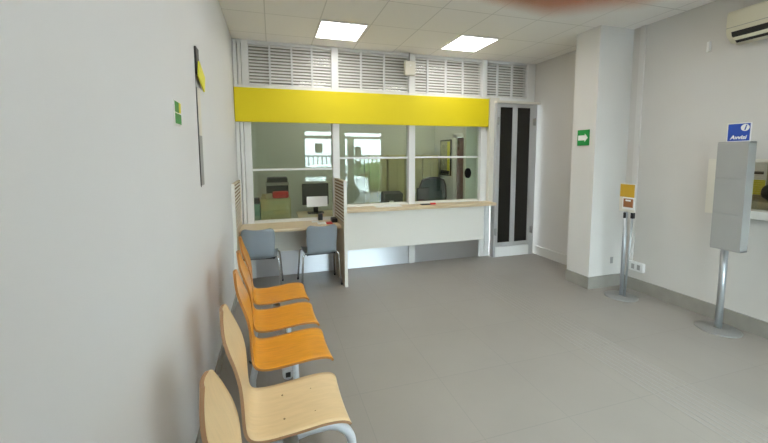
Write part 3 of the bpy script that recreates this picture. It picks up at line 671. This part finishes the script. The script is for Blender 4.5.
po = thing('wall_poster', (XO, 6.43, 1.25), 'framed poster with yellow side strip on the office right wall', 'poster')
MB().box(-0.02, 0, -0.23, 0.22, 0, 0.70, 0.002).build('poster_frame', M_BLACK, po)
MB().box(-0.0235, -0.02, -0.21, 0.20, 0.02, 0.68).build('poster_sheet', mat('poster_olive_print', (0.42, 0.42, 0.25), 0.6, noise=0.3, nscale=9), po)
MB().box(-0.026, -0.0235, -0.20, -0.10, 0.10, 0.66).build('yellow_strip', M_YELTAG, po)
MB().box(-0.026, -0.0235, -0.18, 0.16, 0.03, 0.10).build('dark_caption', M_BLACK, po)
pi = thing('office_side_panel', (3.60, 5.22, 0), 'pale vertical panel inside the office at the right end of the teller glass', 'panel')
MB().box(-0.11, 0.14, 0, 0.03, 0.80, 2.3, 0.003).build('board', M_PAPER, pi)
m = MB(); m.box(-0.10, 0.12, 0, 0.03, 0, 0.8); m.build('lower_board', M_CREAM, pi)
bd = MB().tube([(3.42, 5.015, 1.36), (3.42, 5.0445, 1.36)], 0.052, 28)
bmesh.ops.scale(bd.bm, vec=(1, 1, 1.55), verts=bd.bm.verts, space=Matrix.Translation((0, 0, -1.36)))
tag(bd.build('intercom_disc', M_MATTBLACK), 'black oval intercom disc on the glass at the right end of the teller windows', 'intercom')

# ------------------------------------------------------------------ street outside (seen mirrored)
struct('ground_street', MB().box(-30, 40, -60, YF-0.1, -0.25, -0.12), M_ASPHALT)
fe = thing('street_railing', (3, -6.4, -0.12), 'grey street railing beyond the entrance, seen mirrored in the glass', 'railing')
m = MB(); 
for k in range(60): m.box(-6+k*0.2, -5.95+k*0.2, -0.02, 0.02, 0, 1.8)
m.build('bars', M_BLACK, fe)
m = MB(); m.box(-6, 6, -0.025, 0.025, 1.75, 1.82); m.box(-6, 6, -0.025, 0.025, 0.1, 0.2); m.build('rail', M_BLACK, fe)
car = thing('car', (2.1, -4.4, -0.12), 'white car parked outside, mirrored in the left teller glass', 'car')
cp = [(-2.0, 0.35), (-2.0, 0.75), (-1.75, 0.88), (-1.15, 0.95), (-0.6, 1.38), (0.7, 1.42), (1.45, 1.0), (1.95, 0.9), (2.0, 0.35)]
MB().prism(cp, 'y', -0.8, 0.8).build('body', M_CARP, car)
MB().prism([(-1.0, 0.98), (-0.55, 1.33), (0.62, 1.36), (1.25, 1.0)], 'y', -0.806, 0.806).build('windows', M_DARKGLASS, car)
for x in (-1.25, 1.3):
    for y in (-0.72, 0.72): MB().tube([(x, y-0.09, 0.32), (x, y+0.09, 0.32)], 0.32, 28).build('wheel', M_BLACK, car)
tag(blob('hedge', (5.4, -7.9, 0.45), (1.7, 0.6, 0.9), M_HEDGE, 0.35, 5), 'green hedge behind the street railing, mirrored in the middle glass', 'hedge')

for (x0, x1, z0, z1, y, l_) in ((1.72, 1.95, 1.76, 2.05, YF-0.035, 'dark notice in the upper part of the street window, mirrored in the left teller glass'), (2.98, 3.18, 1.60, 1.95, YF-0.035, 'upper dark notice on the glazed street door, mirrored in the middle glass'), (2.98, 3.18, 1.22, 1.50, YF-0.035, 'lower dark notice on the glazed street door, mirrored in the middle glass')):
    tag(MB().box(x0, x1, y, y+0.003, z0, z1).build('door_notice', M_GREYMETAL), l_, 'notice', 'dark notices on the street glazing')
dl = tag(MB().box(3.08, 3.50, YF-0.035, YF-0.032, 1.0, 1.10).build('door_label', M_PAPER), 'wide pale label with brown centre on the street door, mirrored in the middle glass', 'label')
MB().box(3.15, 3.40, YF-0.032, YF-0.030, 1.03, 1.07).build('brown_print', M_BROWN, dl)

# ------------------------------------------------------------------ the hand whose fingertip hangs over the view
def hand():
    J = {}; E = []
    def n(k, p, r, par=None):
        J[k] = (len(J), Vector(p)*0.001, r*0.001)
        if par: E.append((J[par][0], J[k][0]))
    n('wrist', (62, 20, -150), 24); n('palm', (45, 48, -110), 24, 'wrist'); n('palm2', (36, 66, -86), 22, 'palm')
    n('i0', (20, 84, -58), 12, 'palm2'); n('i1', (13, 82, -22), 10.5, 'i0'); n('i2', (9, 56, 3), 10.5, 'i1'); n('i3', (10.2, 28, 14), 13, 'i2'); n('i4', (10.8, 7.1, 15), 14.3, 'i3')
    n('m0', (40, 94, -62), 12, 'palm2'); n('m1', (36, 102, -22), 10.5, 'm0'); n('m2', (34, 86, 10), 9.5, 'm1'); n('m3', (34, 66, 22), 8.5, 'm2')
    n('r0', (60, 90, -66), 11.5, 'palm2'); n('r1', (60, 98, -28), 10, 'r0'); n('r2', (58, 84, 4), 9, 'r1'); n('r3', (56, 66, 16), 8, 'r2')
    n('l0', (78, 76, -76), 10.5, 'palm2'); n('l1', (80, 82, -46), 9, 'l0'); n('l2', (80, 72, -20), 8, 'l1'); n('l3', (79, 60, -6), 7, 'l2')
    n('t0', (22, 40, -104), 13, 'palm'); n('t1', (6, 42, -80), 11, 't0'); n('t2', (-2, 48, -58), 9.5, 't1')
    me = bpy.data.meshes.new('hand'); vs = sorted(J.values(), key=lambda t: t[0]); me.from_pydata([t[1] for t in vs], E, [])
    o = bpy.data.objects.new('hand', me); C.objects.link(o)
    o.modifiers.new('skin', 'SKIN'); sub = o.modifiers.new('sub', 'SUBSURF'); sub.levels = sub.render_levels = 2
    if not me.skin_vertices: me.attributes.new
    bpy.context.view_layer.objects.active = o
    if not me.skin_vertices: bpy.ops.mesh.customdata_skin_add()
    sv = me.skin_vertices[0].data
    for i, t in enumerate(vs): sv[i].radius = (t[2], t[2]); sv[i].use_root = (i == 1)
    dg = bpy.context.evaluated_depsgraph_get(); m2 = bpy.data.meshes.new_from_object(o.evaluated_get(dg))
    bpy.data.objects.remove(o)
    m2.transform(Matrix((r2, u2, fwd)).transposed().to_4x4()); m2.materials.clear(); m2.materials.append(M_SKIN)
    for p in m2.polygons: p.use_smooth = True
    h = bpy.data.objects.new('hand', m2); C.objects.link(h); h.location = CAM
    return tag(h, 'blurred reddish fingertip of a hand hanging over the top edge of the view', 'hand')
M_SKIN = mat('warm_skin', (0.62, 0.25, 0.12), 0.55)
M_SKIN.node_tree.nodes['Principled BSDF'].inputs['Subsurface Weight'].default_value = 0.3
M_SKIN.node_tree.nodes['Principled BSDF'].inputs['Subsurface Radius'].default_value = (0.01, 0.004, 0.002)
M_SKIN.node_tree.nodes['Principled BSDF'].inputs['Subsurface Scale'].default_value = 0.5
hand()
